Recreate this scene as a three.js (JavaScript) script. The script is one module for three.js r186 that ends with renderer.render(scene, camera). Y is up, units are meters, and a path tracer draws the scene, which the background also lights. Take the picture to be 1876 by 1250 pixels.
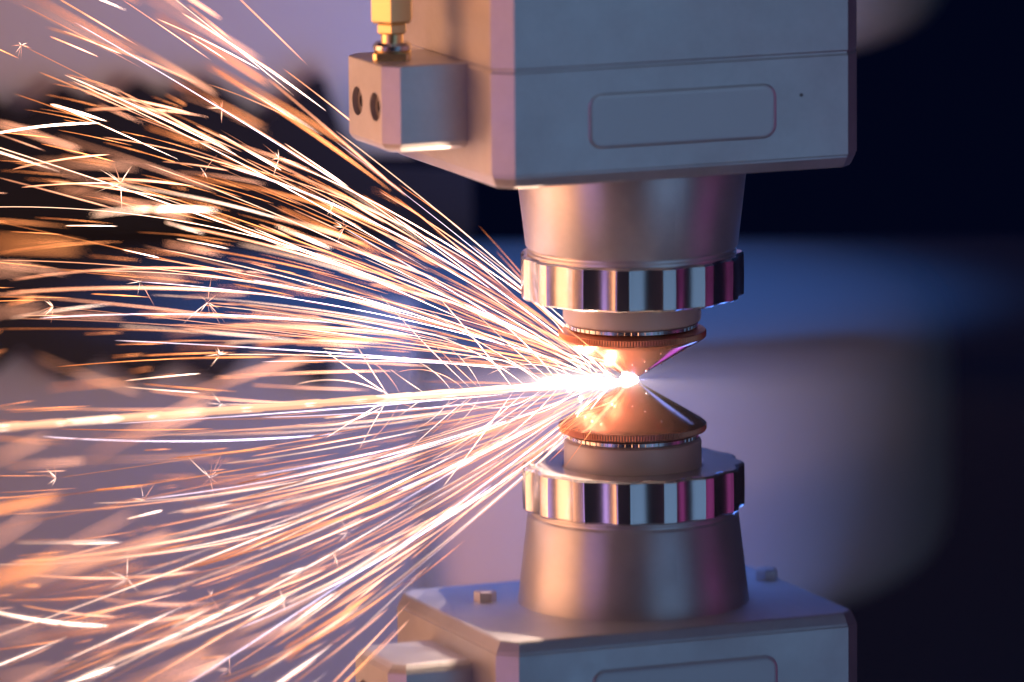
import * as THREE from 'three';
import { mergeGeometries, toCreasedNormals } from 'three/addons/utils/BufferGeometryUtils.js';
import { Brush, Evaluator, SUBTRACTION } from 'three-bvh-csg';
import { RoundedBoxGeometry } from 'three/addons/geometries/RoundedBoxGeometry.js';
import { RectAreaLightUniformsLib } from 'three/addons/lights/RectAreaLightUniformsLib.js';

// Everything is dimensioned in photograph pixels at the nozzle's distance; one of them is 0.1033 mm there.
// Origin: the point of the steel sheet right under the nozzle. x right, y up, z towards the camera.
const U = 1.033e-4;
const scene = new THREE.Scene();
const renderer = new THREE.WebGLRenderer({ antialias: true });
renderer.toneMapping = THREE.LinearToneMapping;
renderer.toneMappingExposure = 1;
renderer.shadowMap.enabled = true;
RectAreaLightUniformsLib.init();

// ---------- camera: long lens, 8.6 degrees above the sheet ----------
const FPX = 14000, PITCH = 0.163, ROLL = -0.008;
const camera = new THREE.PerspectiveCamera(2 * Math.atan(625 / FPX) * 180 / Math.PI, 1876 / 1250, 0.05, 20);
{
  const right = new THREE.Vector3(1, 0, 0), up = new THREE.Vector3(0, Math.cos(PITCH), -Math.sin(PITCH)), back = new THREE.Vector3(0, Math.sin(PITCH), Math.cos(PITCH));
  camera.position.copy(back.multiplyScalar(FPX * U)).addScaledVector(right, -220 * U).addScaledVector(up, 72 * U);
  camera.rotation.set(-PITCH, 0, 0);
  camera.rotateZ(ROLL);
  camera.focus = FPX * U - 0.009;
  camera.userData.fStop = 9;
}
scene.add(camera);

// ---------- light ----------
scene.background = new THREE.Color().setRGB(0.0007, 0.0014, 0.008);
function areaLight(name, rgb, intensity, w, h, from, to) {
  const l = new THREE.RectAreaLight(new THREE.Color().setRGB(...rgb), intensity, w, h);
  l.name = name; l.position.set(...from); l.lookAt(...to); scene.add(l); return l;
}
areaLight('warm_side_light', [1, 0.42, 0.2], 6.5, 0.34, 0.2, [-0.43, 0.11, 0.03], [0, 0.05, -0.03]);
areaLight('lilac_front_light', [0.66, 0.42, 1], 2.9, 0.14, 0.3, [-0.5, 0.22, 0.52], [0, 0.05, 0]);
areaLight('blue_front_light', [0.36, 0.62, 1], 0.82, 0.5, 0.4, [0.45, 0.24, 0.62], [0, 0.05, 0]);
areaLight('magenta_side_light', [0.85, 0.13, 0.6], 0.7, 0.036, 0.1, [0.17, 0.06, 0.03], [0, 0.03, 0.12]);
{
  const l = new THREE.SpotLight(new THREE.Color().setRGB(0.1, 0.32, 1), 4.8, 0, 14.5 * Math.PI / 180, 1, 2);
  l.name = 'blue_top_light'; l.position.set(-0.014, 0.4, -0.018); l.target.position.set(-0.018, 0, -0.1); l.castShadow = true; l.shadow.radius = 0.6; scene.add(l, l.target);
}
areaLight('ceiling_light', [0.6, 0.72, 1], 0.4, 0.6, 0.4, [0.1, 0.75, 0.35], [0, 0, 0]);
areaLight('blue_back_light', [0.12, 0.3, 1], 9, 0.045, 0.04, [0.085, 0.128, -0.18], [0, 0, 0]);
areaLight('violet_back_light', [0.5, 0.12, 0.9], 3, 0.05, 0.035, [0.042, 0.128, -0.175], [0, 0, 0]);
function pointLight(name, rgb, candela, [x, y, z], size) {
  const l = new THREE.PointLight(new THREE.Color().setRGB(...rgb), candela, 0, 2);
  l.name = name; l.position.set(x * U, y * U, z * U); l.castShadow = true; l.shadow.radius = size * U / 0.02; l.shadow.mapSize.set(1024, 1024); scene.add(l); return l;
}

// ---------- helpers ----------
let seed = 20;
function rnd() { seed = (seed + 0x6D2B79F5) | 0; let t = Math.imul(seed ^ (seed >>> 15), 1 | seed); t = (t + Math.imul(t ^ (t >>> 7), 61 | t)) ^ t; return ((t ^ (t >>> 14)) >>> 0) / 4294967296; }
const span = (a, b) => a + (b - a) * rnd();
const gauss = () => Math.sqrt(-2 * Math.log(rnd() + 1e-9)) * Math.cos(2 * Math.PI * rnd());
const taken = new Map();
function numbered(name) { const n = taken.get(name) ?? 0; taken.set(name, n + 1); return n ? `${name}_${String(n).padStart(3, '0')}` : name; }
function mesh(name, geometry, material, parent = scene) {
  const m = new THREE.Mesh(geometry, material);
  m.name = parent === scene ? numbered(name) : name; m.castShadow = m.receiveShadow = true; parent.add(m); return m;
}
function tag(o, label, category, group) { Object.assign(o.userData, { label, category }); if (group) o.userData.group = group; return o; }
function structure(o) { o.userData.kind = 'structure'; return o; }

// value noise textures
function noiseTexture(n, fn, srgb) {
  const d = new Uint8Array(n * n * 4);
  for (let j = 0; j < n; j++) for (let i = 0; i < n; i++) { const c = fn(i, j); for (let k = 0; k < 3; k++) d[(j * n + i) * 4 + k] = 255 * Math.min(1, Math.max(0, Array.isArray(c) ? c[k] : c)); d[(j * n + i) * 4 + 3] = 255; }
  const t = new THREE.DataTexture(d, n, n); t.wrapS = t.wrapT = THREE.RepeatWrapping; t.magFilter = t.minFilter = THREE.LinearFilter; if (srgb) t.colorSpace = THREE.SRGBColorSpace; t.needsUpdate = true; return t;
}
function latticeNoise(n, cx, cy) {
  const g = Array.from({ length: cx * cy }, () => rnd());
  const s = (t) => t * t * (3 - 2 * t);
  return (i, j) => {
    const x = i / n * cx, y = j / n * cy, x0 = Math.floor(x), y0 = Math.floor(y), fx = s(x - x0), fy = s(y - y0);
    const at = (a, b) => g[(b % cy) * cx + (a % cx)];
    return (at(x0, y0) * (1 - fx) + at(x0 + 1, y0) * fx) * (1 - fy) + (at(x0, y0 + 1) * (1 - fx) + at(x0 + 1, y0 + 1) * fx) * fy;
  };
}
function layered(n, cells) { const l = cells.map(([cx, cy, w]) => [latticeNoise(n, cx, cy), w]); return (i, j) => l.reduce((s, [f, w]) => s + f(i, j) * w, 0); }

// A closed prism lofted through rings of [height, inset]; outline(inset) gives corners counter-clockwise seen from above. uv in metres.
function loft(outline, levels) {
  const pos = [], uv = [];
  const tri = (a, b, c, ua, ub, uc) => { pos.push(...a, ...b, ...c); uv.push(...ua, ...ub, ...uc); };
  const rings = levels.map(([h, i]) => outline(i).map(([x, z]) => [x * U, h * U, z * U]));
  for (let k = 0; k + 1 < rings.length; k++) {
    const a = rings[k], b = rings[k + 1]; let s = 0;
    for (let i = 0; i < a.length; i++) {
      const j = (i + 1) % a.length, w = Math.hypot(a[j][0] - a[i][0], a[j][2] - a[i][2]);
      const u0 = [s, a[i][1]], u1 = [s + w, a[j][1]], u2 = [s + w, b[j][1] + 1e-4 * k], u3 = [s, b[i][1] + 1e-4 * k];
      tri(a[i], a[j], b[j], u0, u1, u2); tri(a[i], b[j], b[i], u0, u2, u3); s += w;
    }
  }
  const cap = (r, flip) => { for (let i = 1; i + 1 < r.length; i++) { const q = flip ? [r[0], r[i + 1], r[i]] : [r[0], r[i], r[i + 1]]; tri(...q, ...q.map((p) => [p[0], p[2]])); } };
  cap(rings[0], true); cap(rings[rings.length - 1], false);
  const g = new THREE.BufferGeometry();
  g.setAttribute('position', new THREE.Float32BufferAttribute(pos, 3)); g.setAttribute('uv', new THREE.Float32BufferAttribute(uv, 2)); g.computeVertexNormals(); return g;
}
// box with chamfered vertical corners in the head's own axes: t along x, n along z
function chamferBox(t0, t1, n0, n1, c) {
  return (i) => {
    const a = t0 + i, b = t1 - i, d = n0 + i, e = n1 - i, k = Math.max(0.5, c - 0.586 * i);
    return [[a + k, e], [b - k, e], [b, e - k], [b, d + k], [b - k, d], [a + k, d], [a, d + k], [a, e - k]];
  };
}
// a surface of revolution whose radius may vary round the axis: profile [[r, h, share of the modulation]], mod(angle) -> change of radius
function turned(profile, segments, mod = () => 0, crease = 0.5) {
  const pos = [], uv = [], idx = [], n = segments; let v = 0;
  profile.forEach(([r, h, share = 0], k) => {
    if (k) v += Math.hypot(r - profile[k - 1][0], h - profile[k - 1][1]) * U;
    for (let i = 0; i <= n; i++) { const a = i / n * 2 * Math.PI, q = Math.max(0, r + share * mod(a)); pos.push(q * Math.sin(a), h, q * Math.cos(a)); uv.push(a * 150 * U, v); }
  });
  for (let k = 0; k + 1 < profile.length; k++) for (let i = 0; i < n; i++) { const a = k * (n + 1) + i, b = a + 1, c = a + n + 1, d = c + 1; idx.push(a, b, d, a, d, c); }
  const g = new THREE.BufferGeometry();
  g.setAttribute('position', new THREE.Float32BufferAttribute(pos, 3)); g.setAttribute('uv', new THREE.Float32BufferAttribute(uv, 2)); g.setIndex(idx);
  const smooth = toCreasedNormals(g, crease); smooth.scale(U, U, U); return smooth;   // creased in pixels: that function welds what lies within 0.01
}
function roundedRect(w, h, r) {
  const s = new THREE.Shape(), x = -w / 2, y = -h / 2;
  s.moveTo(x + r, y); s.lineTo(x + w - r, y); s.absarc(x + w - r, y + r, r, -Math.PI / 2, 0); s.lineTo(x + w, y + h - r); s.absarc(x + w - r, y + h - r, r, 0, Math.PI / 2);
  s.lineTo(x + r, y + h); s.absarc(x + r, y + h - r, r, Math.PI / 2, Math.PI); s.lineTo(x, y + r); s.absarc(x + r, y + r, r, Math.PI, 1.5 * Math.PI); return s;
}

// ---------- materials ----------
const grainTex = noiseTexture(512, layered(512, [[256, 256, 0.5], [96, 96, 0.3], [24, 24, 0.2]]));
grainTex.repeat.set(40, 40);
const smudge = layered(512, [[5, 5, 0.4], [14, 14, 0.35], [60, 60, 0.25]]);
const smudgeTex = noiseTexture(512, (i, j) => { const v = smudge(i, j); return [v, 0.72 + 0.28 * v, v]; });
smudgeTex.repeat.set(14, 14);
const dirt = layered(512, [[7, 7, 0.5], [30, 30, 0.3], [120, 120, 0.2]]);
const dirtTex = noiseTexture(512, (i, j) => { const v = dirt(i, j), s = 0.95 + 0.08 * (v - 0.5); return [s, s * 0.995, s * 0.985]; }, true);
dirtTex.repeat.set(11, 11);
const brushedTex = noiseTexture(512, layered(512, [[6, 90, 0.6], [16, 256, 0.4]]));
brushedTex.repeat.set(5, 5);
const metal = (rgb, roughness, extra = {}) => new THREE.MeshPhysicalMaterial({ color: new THREE.Color().setRGB(...rgb), metalness: 1, roughness, ...extra });
const M = {
  housing: metal([0.74, 0.74, 0.76], 0.5, { metalness: 0.8, map: dirtTex, roughnessMap: smudgeTex, bumpMap: grainTex, bumpScale: 6e-6 }),
  cone: metal([0.84, 0.82, 0.82], 0.5, { metalness: 0.85, map: dirtTex, roughnessMap: smudgeTex, bumpMap: grainTex, bumpScale: 6e-6 }),
  chrome: metal([0.64, 0.61, 0.6], 0.25),
  ceramic: metal([0.5, 0.42, 0.4], 0.55, { metalness: 0.35, roughnessMap: smudgeTex, bumpMap: grainTex, bumpScale: 5e-6 }),
  copper: metal([0.78, 0.32, 0.2], 0.15, { anisotropy: 0.5, roughnessMap: smudgeTex }),
  rim: metal([0.62, 0.26, 0.15], 0.36),
  brass: metal([0.98, 0.78, 0.38], 0.32),
  darkSteel: metal([0.06, 0.06, 0.07], 0.5, { metalness: 0.6 }),
  hole: metal([0.2, 0.18, 0.18], 0.5, { metalness: 0.6 }),
  black: new THREE.MeshPhysicalMaterial({ color: new THREE.Color().setRGB(0.012, 0.012, 0.016), roughness: 0.9, specularIntensity: 0.3 }),
  beige: new THREE.MeshStandardMaterial({ color: new THREE.Color().setRGB(0.66, 0.54, 0.5), roughness: 0.6 }),
  paint: new THREE.MeshStandardMaterial({ color: new THREE.Color().setRGB(0.33, 0.34, 0.38), roughness: 0.6 }),
  sheet: metal([0.47, 0.5, 0.57], 0.016, { metalness: 0.93, bumpMap: brushedTex, bumpScale: 1.1e-6 }),
};

// ---------- the steel sheet (mirror-bright) ----------
const sheet = structure(mesh('ground_steel_sheet', new THREE.BoxGeometry(7000 * U, 30 * U, 6600 * U), M.sheet));
sheet.position.set(-300 * U, -15 * U, (-1711 + 3300) * U);

// ---------- background of the machine ----------
{
  const box = (name, x0, x1, y0, y1, z, depth, m) => { const o = mesh(name, new THREE.BoxGeometry((x1 - x0) * U, (y1 - y0) * U, depth * U), m); o.position.set((x0 + x1) / 2 * U, (y0 + y1) / 2 * U, (z - depth / 2) * U); return o; };
  tag(box('back_panel', -2900, -420, 150, 2900, -1930, 60, M.paint), 'tall pale painted machine panel out of focus behind the spark shower', 'panel');
  const shell = new THREE.SphereGeometry(1, 64, 48), p = shell.attributes.position, pw = (v) => Math.sign(v) * Math.abs(v) ** 0.3;
  for (let i = 0; i < p.count; i++) { const y = p.getY(i), r = Math.hypot(p.getX(i), p.getZ(i)) || 1, k = r ** 0.3 / r; p.setXYZ(i, 820 * p.getX(i) * k, 330 * pw(y), 1200 * p.getZ(i) * k); }
  shell.computeVertexNormals(); shell.scale(U, U, U);
  const casing = mesh('rounded_casing', shell, M.beige); casing.position.set(-60 * U, 600 * U, (-1880 - 1200) * U);
  tag(casing, 'pale rounded machine casing out of focus behind the cutting head', 'casing');
  // sawtooth support slat
  const s = new THREE.Shape(); s.moveTo(-1600, -200);
  for (const [x, h] of [[-1600, 250], [-1510, 320], [-1420, 235], [-1330, 322], [-1240, 240], [-1147, 312], [-1069, 262], [-991, 318], [-912, 272], [-834, 318], [-733, 225], [-625, 322], [-605, 322], [-565, 200], [-520, 140], [-300, 130], [-300, -200]]) s.lineTo(x, h);
  const g = new THREE.ExtrudeGeometry(s, { depth: 30, bevelEnabled: false }); g.scale(U, U, U);
  const slat = mesh('support_slat', g, M.black); slat.position.z = -1880 * U;
  tag(slat, 'dark sawtooth support slat out of focus behind the sparks', 'slat');
}

// ---------- the cutting head ----------
const head = new THREE.Group(); head.name = 'laser_cutting_head'; head.rotation.y = 22 * Math.PI / 180; scene.add(head);
tag(head, 'silver laser cutting head with fluted chrome ring and copper nozzle over the sheet', 'cutting head');
const T0 = -378, T1 = 334, N0 = -262, N1 = 290, CH = 32;
const outline = chamferBox(T0, T1, N0, N1, CH);
mesh('bottom_plate', loft(outline, [[410, 13], [413, 10], [429, 2.5], [433, 2]]), M.housing, head);
mesh('lower_cover', loft(outline, [[433.5, 1.2], [434.7, 0], [615, 0], [618.5, 2]]), M.housing, head);
mesh('seam_gasket', loft(outline, [[617.5, 2.6], [623.5, 2.6]]), M.housing, head);
mesh('upper_housing', loft(outline, [[622, 2], [625, 0], [1700, 0], [1706, 6]]), M.housing, head);
{
  // raised name plate on the front
  const g = new THREE.ExtrudeGeometry(roundedRect(348, 82, 17), { depth: 0.6, bevelEnabled: true, bevelThickness: 5, bevelSize: 9, bevelSegments: 4, curveSegments: 8 });
  g.scale(U, U, U); const p = mesh('label_plate', g, M.housing, head); p.position.set(-22 * U, 523 * U, (N1 - 1) * U);
  const d = mesh('screw_dimple', new THREE.CylinderGeometry(3.4 * U, 3.4 * U, 3 * U, 16), M.hole, head); d.rotation.x = Math.PI / 2; d.position.set(210 * U, 548 * U, (N1 - 0.8) * U);
  // hexagon bolts under the bottom plate
  for (const [t, n, turn] of [[-255, -98, 0.2], [300, -72, 0.5]]) {
    const b = mesh('hex_bolt', turned([[0, 390], [17, 390], [21, 393], [21, 411]], 6, () => 0, 0.3), M.housing, head); b.position.set(t * U, 0, n * U); b.rotation.y = turn;
  }
}
// conical lens barrel
mesh('cone_barrel', turned([[150, 226], [184, 226], [191, 230], [192, 240], [189, 243], [189, 246], [192, 248], [194.5, 252], [212.5, 406], [213, 411]], 160), M.cone, head);
// fluted ring nut
{
  const period = 2 * Math.PI / 15;
  const flute = (a) => { const p = ((a + 0.06) % period) / period, q = (p - 0.5) / 0.36; return Math.abs(q) < 1 ? -8 * (1 - q * q) : 0; };
  mesh('ring_nut', turned([[128, 158], [134, 155.5], [190, 154], [200, 155, 1], [205, 159, 1], [205.5, 195, 1], [205, 232, 1], [201, 236, 1], [186, 237], [183, 233], [183, 228]], 520, flute, 0.35), M.chrome, head);
  const mark = mesh('index_mark', new THREE.CylinderGeometry(5 * U, 5 * U, 1.2 * U, 12), M.hole, head); mark.position.set(152 * U, 154.6 * U, -40 * U);
}
mesh('ceramic_holder', turned([[100, 108], [120, 108], [125, 111], [126.5, 116], [126.5, 170]], 128), M.ceramic, head);
{
  const tick = (a) => 0.7 * Math.sign(Math.sin(a * 60));
  mesh('contact_ring', turned([[92, 98], [117, 98.5, 1], [120, 100, 1], [120, 106, 1], [118, 108]], 480, tick, 0.3), M.chrome, head);
  const knurl = (a) => -1.5 * Math.pow(Math.abs(Math.sin(a * 80)), 3);
  const nozzle = mesh('nozzle', turned([[5, 14], [5, 4.2], [8.5, 3.6], [12, 5.5], [126, 73.5], [133, 78.5], [135.3, 81]], 160, () => 0, 0.5), M.copper, head);
  mesh('knurled_rim', turned([[135.3, 81], [136, 82.5, 1], [136, 91, 1], [134.5, 93], [118, 98], [60, 98]], 1280, knurl, 0.6), M.rim, nozzle);
  for (const [a, f, r] of [[0.33, 0.26, 4.2], [-0.12, 0.62, 1.6], [1.05, 0.55, 1.5], [0.1, 0.86, 2.0], [0.9, 0.38, 1.3], [-0.4, 0.5, 1.4], [0.62, 0.7, 1.2]]) {
    const R = 12 + 114 * f, h = 5.5 + 68 * f, b = new THREE.IcosahedronGeometry(r * U, 2); b.scale(1, 0.75, 1.1);
    mesh('spatter_bead', b, M.chrome, nozzle).position.set(R * Math.sin(a) * U, (h - 1) * U, R * Math.cos(a) * U);
  }
}
// side block with two screw holes
{
  let solid = new Brush(loft(chamferBox(-531, T0 + 40, -74, 142, 26), [[466, 17], [468, 12], [474, 5], [482, 0], [620, 0], [622, 2]])); solid.updateMatrixWorld();
  const cut = new Evaluator(); cut.useGroups = false;
  for (const n of [-6, 83]) {
    const tool = new Brush(new THREE.CylinderGeometry(26 * U, 26 * U, 60 * U, 40).toNonIndexed()); tool.rotation.z = Math.PI / 2; tool.position.set(-531 * U, 544 * U, n * U); tool.updateMatrixWorld();
    solid = cut.evaluate(solid, tool, SUBTRACTION);
  }
  const block = mesh('side_block', solid.geometry, M.housing, head);
  for (const n of [-6, 83]) {
    const screw = mesh('sunk_screw', turned([[0, 0], [11, 0], [11, 6], [22, 6], [25, 3], [25, -8]].map(([r, h]) => [r, h]), 32), M.hole, block);
    screw.rotation.z = Math.PI / 2; screw.position.set(-516 * U, 544 * U, n * U);
  }
  // brass push fitting
  const fit = new THREE.Group(); fit.name = 'brass_fitting'; head.add(fit); fit.position.set(-478 * U, 622 * U, 34 * U); fit.rotation.y = -0.42;
  const hex = (r, h0, h1, c = 3) => turned([[0, h0], [r - c, h0], [r, h0 + c], [r, h1 - c], [r - c, h1], [0, h1]], 6, () => 0, 0.3);
  const sq = (a, h0, h1) => loft(chamferBox(-a, a, -a, a, 6), [[h0, 1.5], [h0 + 1.5, 0], [h1 - 1.5, 0], [h1, 1.5]]);
  mesh('flange', sq(33, 0, 14), M.brass, fit);
  mesh('collar', turned([[0, 14], [31, 14], [35, 18], [35, 26], [30, 31], [0, 31]], 40), M.chrome, fit);
  mesh('neck', turned([[0, 31], [20, 31], [20, 52], [0, 52]], 40), M.brass, fit);
  mesh('small_nut', hex(29, 46, 66), M.brass, fit);
  mesh('hex_nut', hex(41, 66, 130, 5), M.brass, fit);
  mesh('hose', turned([[0, 128], [24, 128], [24, 1000], [0, 1000]], 40), M.black, fit);
}

// ---------- sparks ----------
const ramp = noiseTexture(64, (i) => { const s = i / 63, e = 0.35 + 0.65 * Math.sin(Math.PI * Math.min(1, s * 1.25 + 0.12) ** 0.8); return [e, e * (1 - 0.18 * s), e * (1 - 0.34 * s)]; });
ramp.wrapS = ramp.wrapT = THREE.ClampToEdgeWrapping;
const glow = (rgb, k) => new THREE.MeshStandardMaterial({ color: 0x000000, roughness: 1, emissive: new THREE.Color().setRGB(...rgb), emissiveIntensity: k, emissiveMap: ramp });
const G = {
  white: [5, 9, 16].map((k) => glow([1, 0.68, 0.54], k)),
  blue: [7, 13].map((k) => glow([0.86, 0.74, 1], k)),
  gold: [2.6, 4.5, 8].map((k) => glow([1, 0.44, 0.27], k)),
  solid: [[1, 0.5, 0.3, 1.7], [1, 0.66, 0.46, 2.2], [1, 0.74, 0.56, 3]].map(([r, g, b, k]) => new THREE.MeshStandardMaterial({ color: 0x000000, roughness: 1, emissive: new THREE.Color().setRGB(r, g, b), emissiveIntensity: k })),
  ember: [2, 3.5, 6].map((k) => glow([1, 0.33, 0.11], k)),
};
const pick = (a) => a[Math.floor(rnd() * a.length)];
// a tube through points (pixels), radius in pixels along it
function trail(points, r, taper = 0.35, sides = 5) {
  const c = points, n = c.length, pos = [], uv = [], idx = [];
  const tan = new THREE.Vector3(), e1 = new THREE.Vector3(), e2 = new THREE.Vector3(), ref = new THREE.Vector3(0.13, 0.21, 0.97).normalize();
  for (let k = 0; k < n; k++) {
    tan.subVectors(c[Math.min(n - 1, k + 1)], c[Math.max(0, k - 1)]).normalize();
    e1.crossVectors(tan, ref).normalize(); e2.crossVectors(tan, e1);
    const s = k / (n - 1), q = r * Math.max(0.06, Math.min(1, s / taper, (1 - s) / 0.04));
    for (let i = 0; i < sides; i++) { const a = i / sides * 2 * Math.PI; pos.push((c[k].x + q * (Math.cos(a) * e1.x + Math.sin(a) * e2.x)) * U, (c[k].y + q * (Math.cos(a) * e1.y + Math.sin(a) * e2.y)) * U, (c[k].z + q * (Math.cos(a) * e1.z + Math.sin(a) * e2.z)) * U); uv.push(s, 0.5); }
  }
  for (let k = 0; k + 1 < n; k++) for (let i = 0; i < sides; i++) { const a = k * sides + i, b = k * sides + (i + 1) % sides; idx.push(a, b, b + sides, a, b + sides, a + sides); }
  const g = new THREE.BufferGeometry(); g.setAttribute('position', new THREE.Float32BufferAttribute(pos, 3)); g.setAttribute('uv', new THREE.Float32BufferAttribute(uv, 2)); g.setIndex(idx); g.computeVertexNormals(); return g;
}
const DEG = Math.PI / 180;
// ballistic path: elevation, azimuth (0 = straight left, positive towards the camera), droop
function flight(el, az, droop, s0, s1, n, from) {
  const out = [], ce = Math.cos(el), se = Math.sin(el);
  for (let k = 0; k < n; k++) { const s = s0 + (s1 - s0) * k / (n - 1); out.push(new THREE.Vector3(from.x - s * ce * Math.cos(az), Math.max(2, from.y + s * se - droop * s * s), from.z + s * ce * Math.sin(az))); }
  return out;
}
const KT = new THREE.Vector3(-Math.cos(22 * DEG), 0, Math.sin(22 * DEG));   // direction of the cut
const cutPoint = (d) => KT.clone().multiplyScalar(d).setY(3);
const LABELS = {
  long: ['long', 'spark trail streaming from under the copper nozzle', 'long spark trails of the shower'],
  short: ['short', 'spark trail flying free, away from the nozzle', 'short spark trails of the shower'],
  soft: ['broad blurred', 'spark trail far out of focus', 'spark trails out of focus'],
  bounce: ['bent thin', 'spark trail bouncing off the steel sheet', 'sparks bouncing off the sheet'],
};
function spark(kind, points, r, material, taper) {
  if (kind !== 'long' && kind !== 'bounce' && points.some((p) => p.x > -300)) return null;                 // none strays in front of the head
  if (points.some((p) => p.z < -120 && p.x > -640 && p.y > 230)) return null;                             // or behind its housing
  const [a, b, group] = LABELS[kind], tone = { white: 'white-hot', blue: 'violet-white', gold: 'golden', ember: 'deep orange' }[Object.keys(G).find((k) => G[k].includes(material))];
  return tag(mesh('glowing_spark', trail(points, r, taper), material), `${a} ${tone} ${b}`, 'spark', group);
}
const ends = [];
const high = () => span(33, 50);
const elevation = () => { const q = rnd(); return q < 0.38 ? span(31, 45) : q < 0.76 ? span(19, 34) : q < 0.95 ? span(10, 21) : span(5, 11); };
const droopOf = (el) => span(0.2, 2.5) * 1e-4 * (0.4 + el);
for (let k = 0; k < 62; k++) {          // near the plane of the nozzle: sharp
  const el = elevation() * DEG, s0 = rnd() < 0.24 ? span(15, 120) : span(90, 560), s1 = s0 + span(240, 850), hot = rnd();
  const path = flight(el, gauss() * 4 * DEG, droopOf(el), s0, Math.min(s1, 1700), 22, cutPoint(span(0, 80))); ends.push(path[21]);
  spark('long', path, span(0.32, 1.0), hot < 0.36 ? pick(G.white) : hot < 0.5 ? pick(G.blue) : hot < 0.85 ? pick(G.gold) : pick(G.ember), span(0.1, 0.5));
}
for (let k = 0; k < 44; k++) {          // fanning out of that plane: soft
  const el = elevation() * DEG, s0 = span(180, 800), s1 = s0 + span(220, 650), az = (rnd() < 0.6 ? 1 : -1) * span(14, 46) * DEG;
  spark('long', flight(el * 0.95, az, droopOf(el), s0, s1, 18, cutPoint(span(0, 60))), span(0.7, 1.7), rnd() < 0.2 ? G.white[0] : rnd() < 0.7 ? pick(G.gold) : pick(G.ember), span(0.1, 0.4));
}
for (let k = 0; k < 90; k++) {
  const el = elevation() * DEG, s0 = span(430, 1350), s1 = s0 + span(50, 300), q = rnd(), az = q < 0.45 ? gauss() * 4 : q < 0.8 ? gauss() * 18 : span(20, 48);
  spark('short', flight(el, az * DEG, droopOf(el), s0, s1, 10, cutPoint(span(0, 50))), span(0.4, 1.35), rnd() < 0.25 ? pick(G.white) : rnd() < 0.6 ? pick(G.gold) : pick(G.ember), span(0.05, 0.5));
}
for (let k = 0; k < 44; k++) {          // flying towards the camera or away from it: broad and soft
  const low = k % 2, el = (low ? span(3, 20) : span(14, 44)) * DEG, s0 = low ? span(1200, 2300) : span(950, 1900), s1 = s0 + span(150, 520), az = low ? span(42, 66) : rnd() < 0.5 ? span(38, 60) : -span(38, 58);
  spark('soft', flight(el, az * DEG, span(0.3, 1.1) * 1e-4, s0, s1, 12, cutPoint(span(0, 50))), span(1.1, 2.6), rnd() < 0.55 ? G.gold[0] : rnd() < 0.6 ? G.ember[1] : G.gold[1], 0.1);
}
for (let k = 0; k < 46; k++) {          // the highest ones, many of them out of focus
  const el = high() * DEG, s0 = span(560, 1350), s1 = s0 + span(80, 420), az = (rnd() < 0.4 ? gauss() * 4 : Math.max(-34, Math.min(44, gauss() * 26))) * DEG;
  spark('short', flight(el, az, droopOf(el), s0, s1, 12, cutPoint(span(0, 50))), span(0.5, 2.2), rnd() < 0.3 ? pick(G.white) : pick(G.gold), span(0.05, 0.5));
}
for (let k = 0; k < 26; k++) {
  const from = cutPoint(span(20, 480)), el = span(28, 66) * DEG, len = span(60, 270), bend = span(-1.1, 0.35), az = span(-30, 30) * DEG, pts = [];
  const p = from.clone(); p.z += span(-20, 20); let e = el, dirx = -1;
  for (let i = 0; i < 14; i++) { pts.push(p.clone()); p.x += dirx * Math.cos(e) * Math.cos(az) * len / 13; p.y = Math.max(2, p.y + Math.sin(e) * len / 13); p.z += Math.cos(e) * Math.sin(az) * len / 13; e += bend / 13; }
  spark('bounce', pts, span(0.25, 0.6), rnd() < 0.5 ? pick(G.white) : pick(G.gold), 0.3);
}
// fine hair-thin sparks nobody could count
{
  const parts = [];
  for (let k = 0; k < 220; k++) {
    const el = elevation() * DEG, near = rnd() < 0.45, s0 = near ? span(8, 260) : span(200, 1300);
    parts.push(trail(flight(el * span(0.75, 1.1), (near ? gauss() * 30 : gauss() * 18) * DEG, 1.5e-4 * (0.5 + el), s0, s0 + span(40, near ? 260 : 180), 8, cutPoint(span(0, 60))), span(0.22, 0.42), 0.3, 4));
  }
  const m = mesh('fine_glowing_sparks', mergeGeometries(parts), G.ember[2]); m.userData.kind = 'stuff'; tag(m, 'haze of hair-thin orange sparks filling the shower', 'sparks');
}
// starbursts where a drop bursts at the end of its flight
const bursts = ends.filter((p) => p.x > -1130 && p.x < -150 && p.y < 640).slice(0, 11);
for (const c of bursts) {
  const b = new THREE.Group(); b.name = numbered('spark_starburst'); scene.add(b); b.position.copy(c).multiplyScalar(U);
  const size = span(18, 52), n = Math.round(span(7, 15)), lean = span(1.6, 4.6);
  for (let k = 0; k < n; k++) {
    const a = lean + gauss() * 1.5, d = new THREE.Vector3(Math.cos(a), Math.sin(a), span(-0.7, 0.7)).normalize(), L = size * span(0.15, 1.2) ** 1.3, at = (f) => d.clone().multiplyScalar(L * f).add(new THREE.Vector3(0, -L * 0.1 * f * f, 0));
    mesh('ray', trail([at(0.02), at(0.35), at(0.7), at(1)], span(0.12, 0.34), 0.02, 4), rnd() < 0.5 ? G.white[1] : G.gold[1], b);
  }
  tag(b, 'starburst of fine sparks where a molten drop bursts', 'starburst', 'bursting drops in the spark shower');
}

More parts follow.
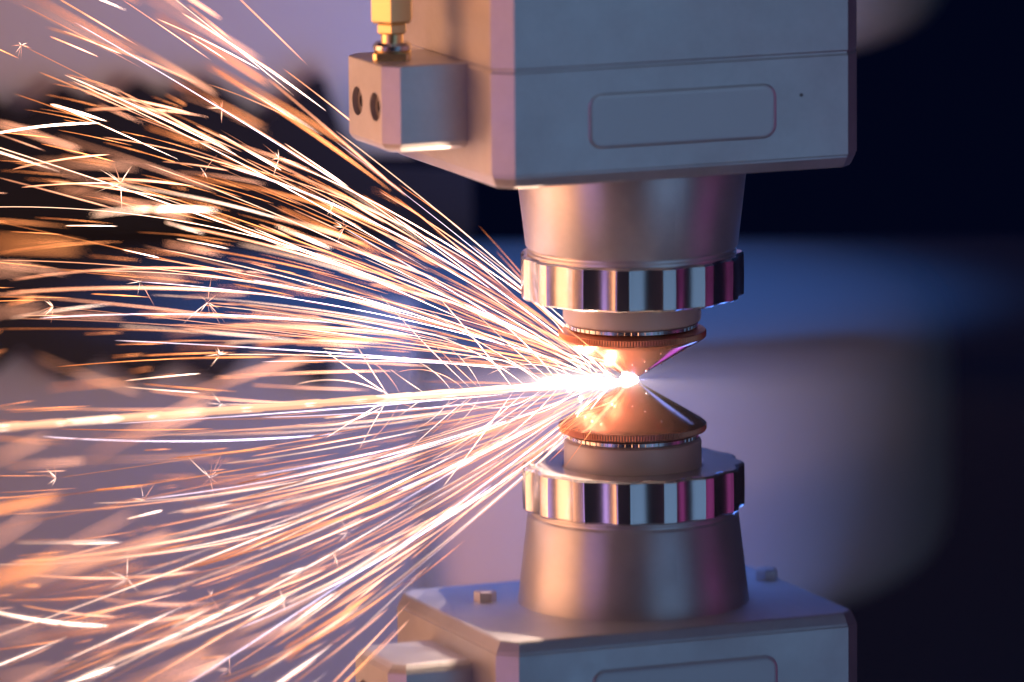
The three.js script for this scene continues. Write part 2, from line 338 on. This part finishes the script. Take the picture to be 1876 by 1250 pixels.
// ---------- the glowing cut and the melt pool ----------
{
  const seam = new THREE.Group(); seam.name = 'glowing_cut_seam'; scene.add(seam); tag(seam, 'glowing molten cut running across the steel sheet from the nozzle', 'cut');
  seam.rotation.y = 22 * DEG;
  let d = 24;
  for (let k = 0; d < 1500; k++) {      // ridges of molten metal, each slanting over the next
    const L = span(70, 115), h = span(4.8, 6.2) * (d < 120 ? 0.5 + d / 240 : 1), lean = span(14, 26), q = new THREE.Shape();
    q.moveTo(-d - L + 3, -0.5); q.lineTo(-d, -0.5); q.quadraticCurveTo(-d - lean * 0.4, h * 0.6, -d - lean, h); q.lineTo(-d - L * 0.5, h * span(0.9, 1.05)); q.lineTo(-d - L - lean + 3, h * 0.95); q.closePath();
    const g = new THREE.ExtrudeGeometry(q, { depth: 7, bevelEnabled: true, bevelSize: 1.5, bevelThickness: 1.5, bevelSegments: 2, curveSegments: 5 }); g.scale(U, U, U); g.translate(0, 0, -3 * U);
    mesh('molten_ridge', g, d < 220 ? G.solid[2] : d < 420 || rnd() < 0.2 ? G.solid[1] : G.solid[0], seam);
    for (let i = 0; i < 1; i++) { const a = -d - span(0, L * 0.5), y = h * span(0.25, 0.8); mesh('hot_streak', trail([new THREE.Vector3(a, y, 7.5), new THREE.Vector3(a - 20, y + span(-1, 1), 8), new THREE.Vector3(a - span(30, 60), y + span(-2, 2), 7.5)], span(0.5, 1.2), 0.4), G.white[0], seam); }
    d += L;
  }
  const pool = new THREE.SphereGeometry(11 * U, 24, 16); pool.scale(1.5, 0.6, 1);
  const m = mesh('glowing_melt_pool', pool, new THREE.MeshStandardMaterial({ color: 0x000000, emissive: new THREE.Color().setRGB(0.85, 0.9, 1), emissiveIntensity: 30 })); m.position.set(-6 * U, 3 * U, 2 * U);
  tag(m, 'white-hot melt pool right under the nozzle tip', 'melt pool');
  pointLight('melt_pool_light', [0.45, 0.45, 1], 0.0035, [2, 3, 6], 4);
  for (const [x, y, z] of [[-50, 9, 34], [-95, 26, 50], [-115, 20, 0]]) pointLight('spark_jet_light', [1, 0.7, 0.48], 0.016, [x, y, z], 2);
}

renderer.render(scene, camera);
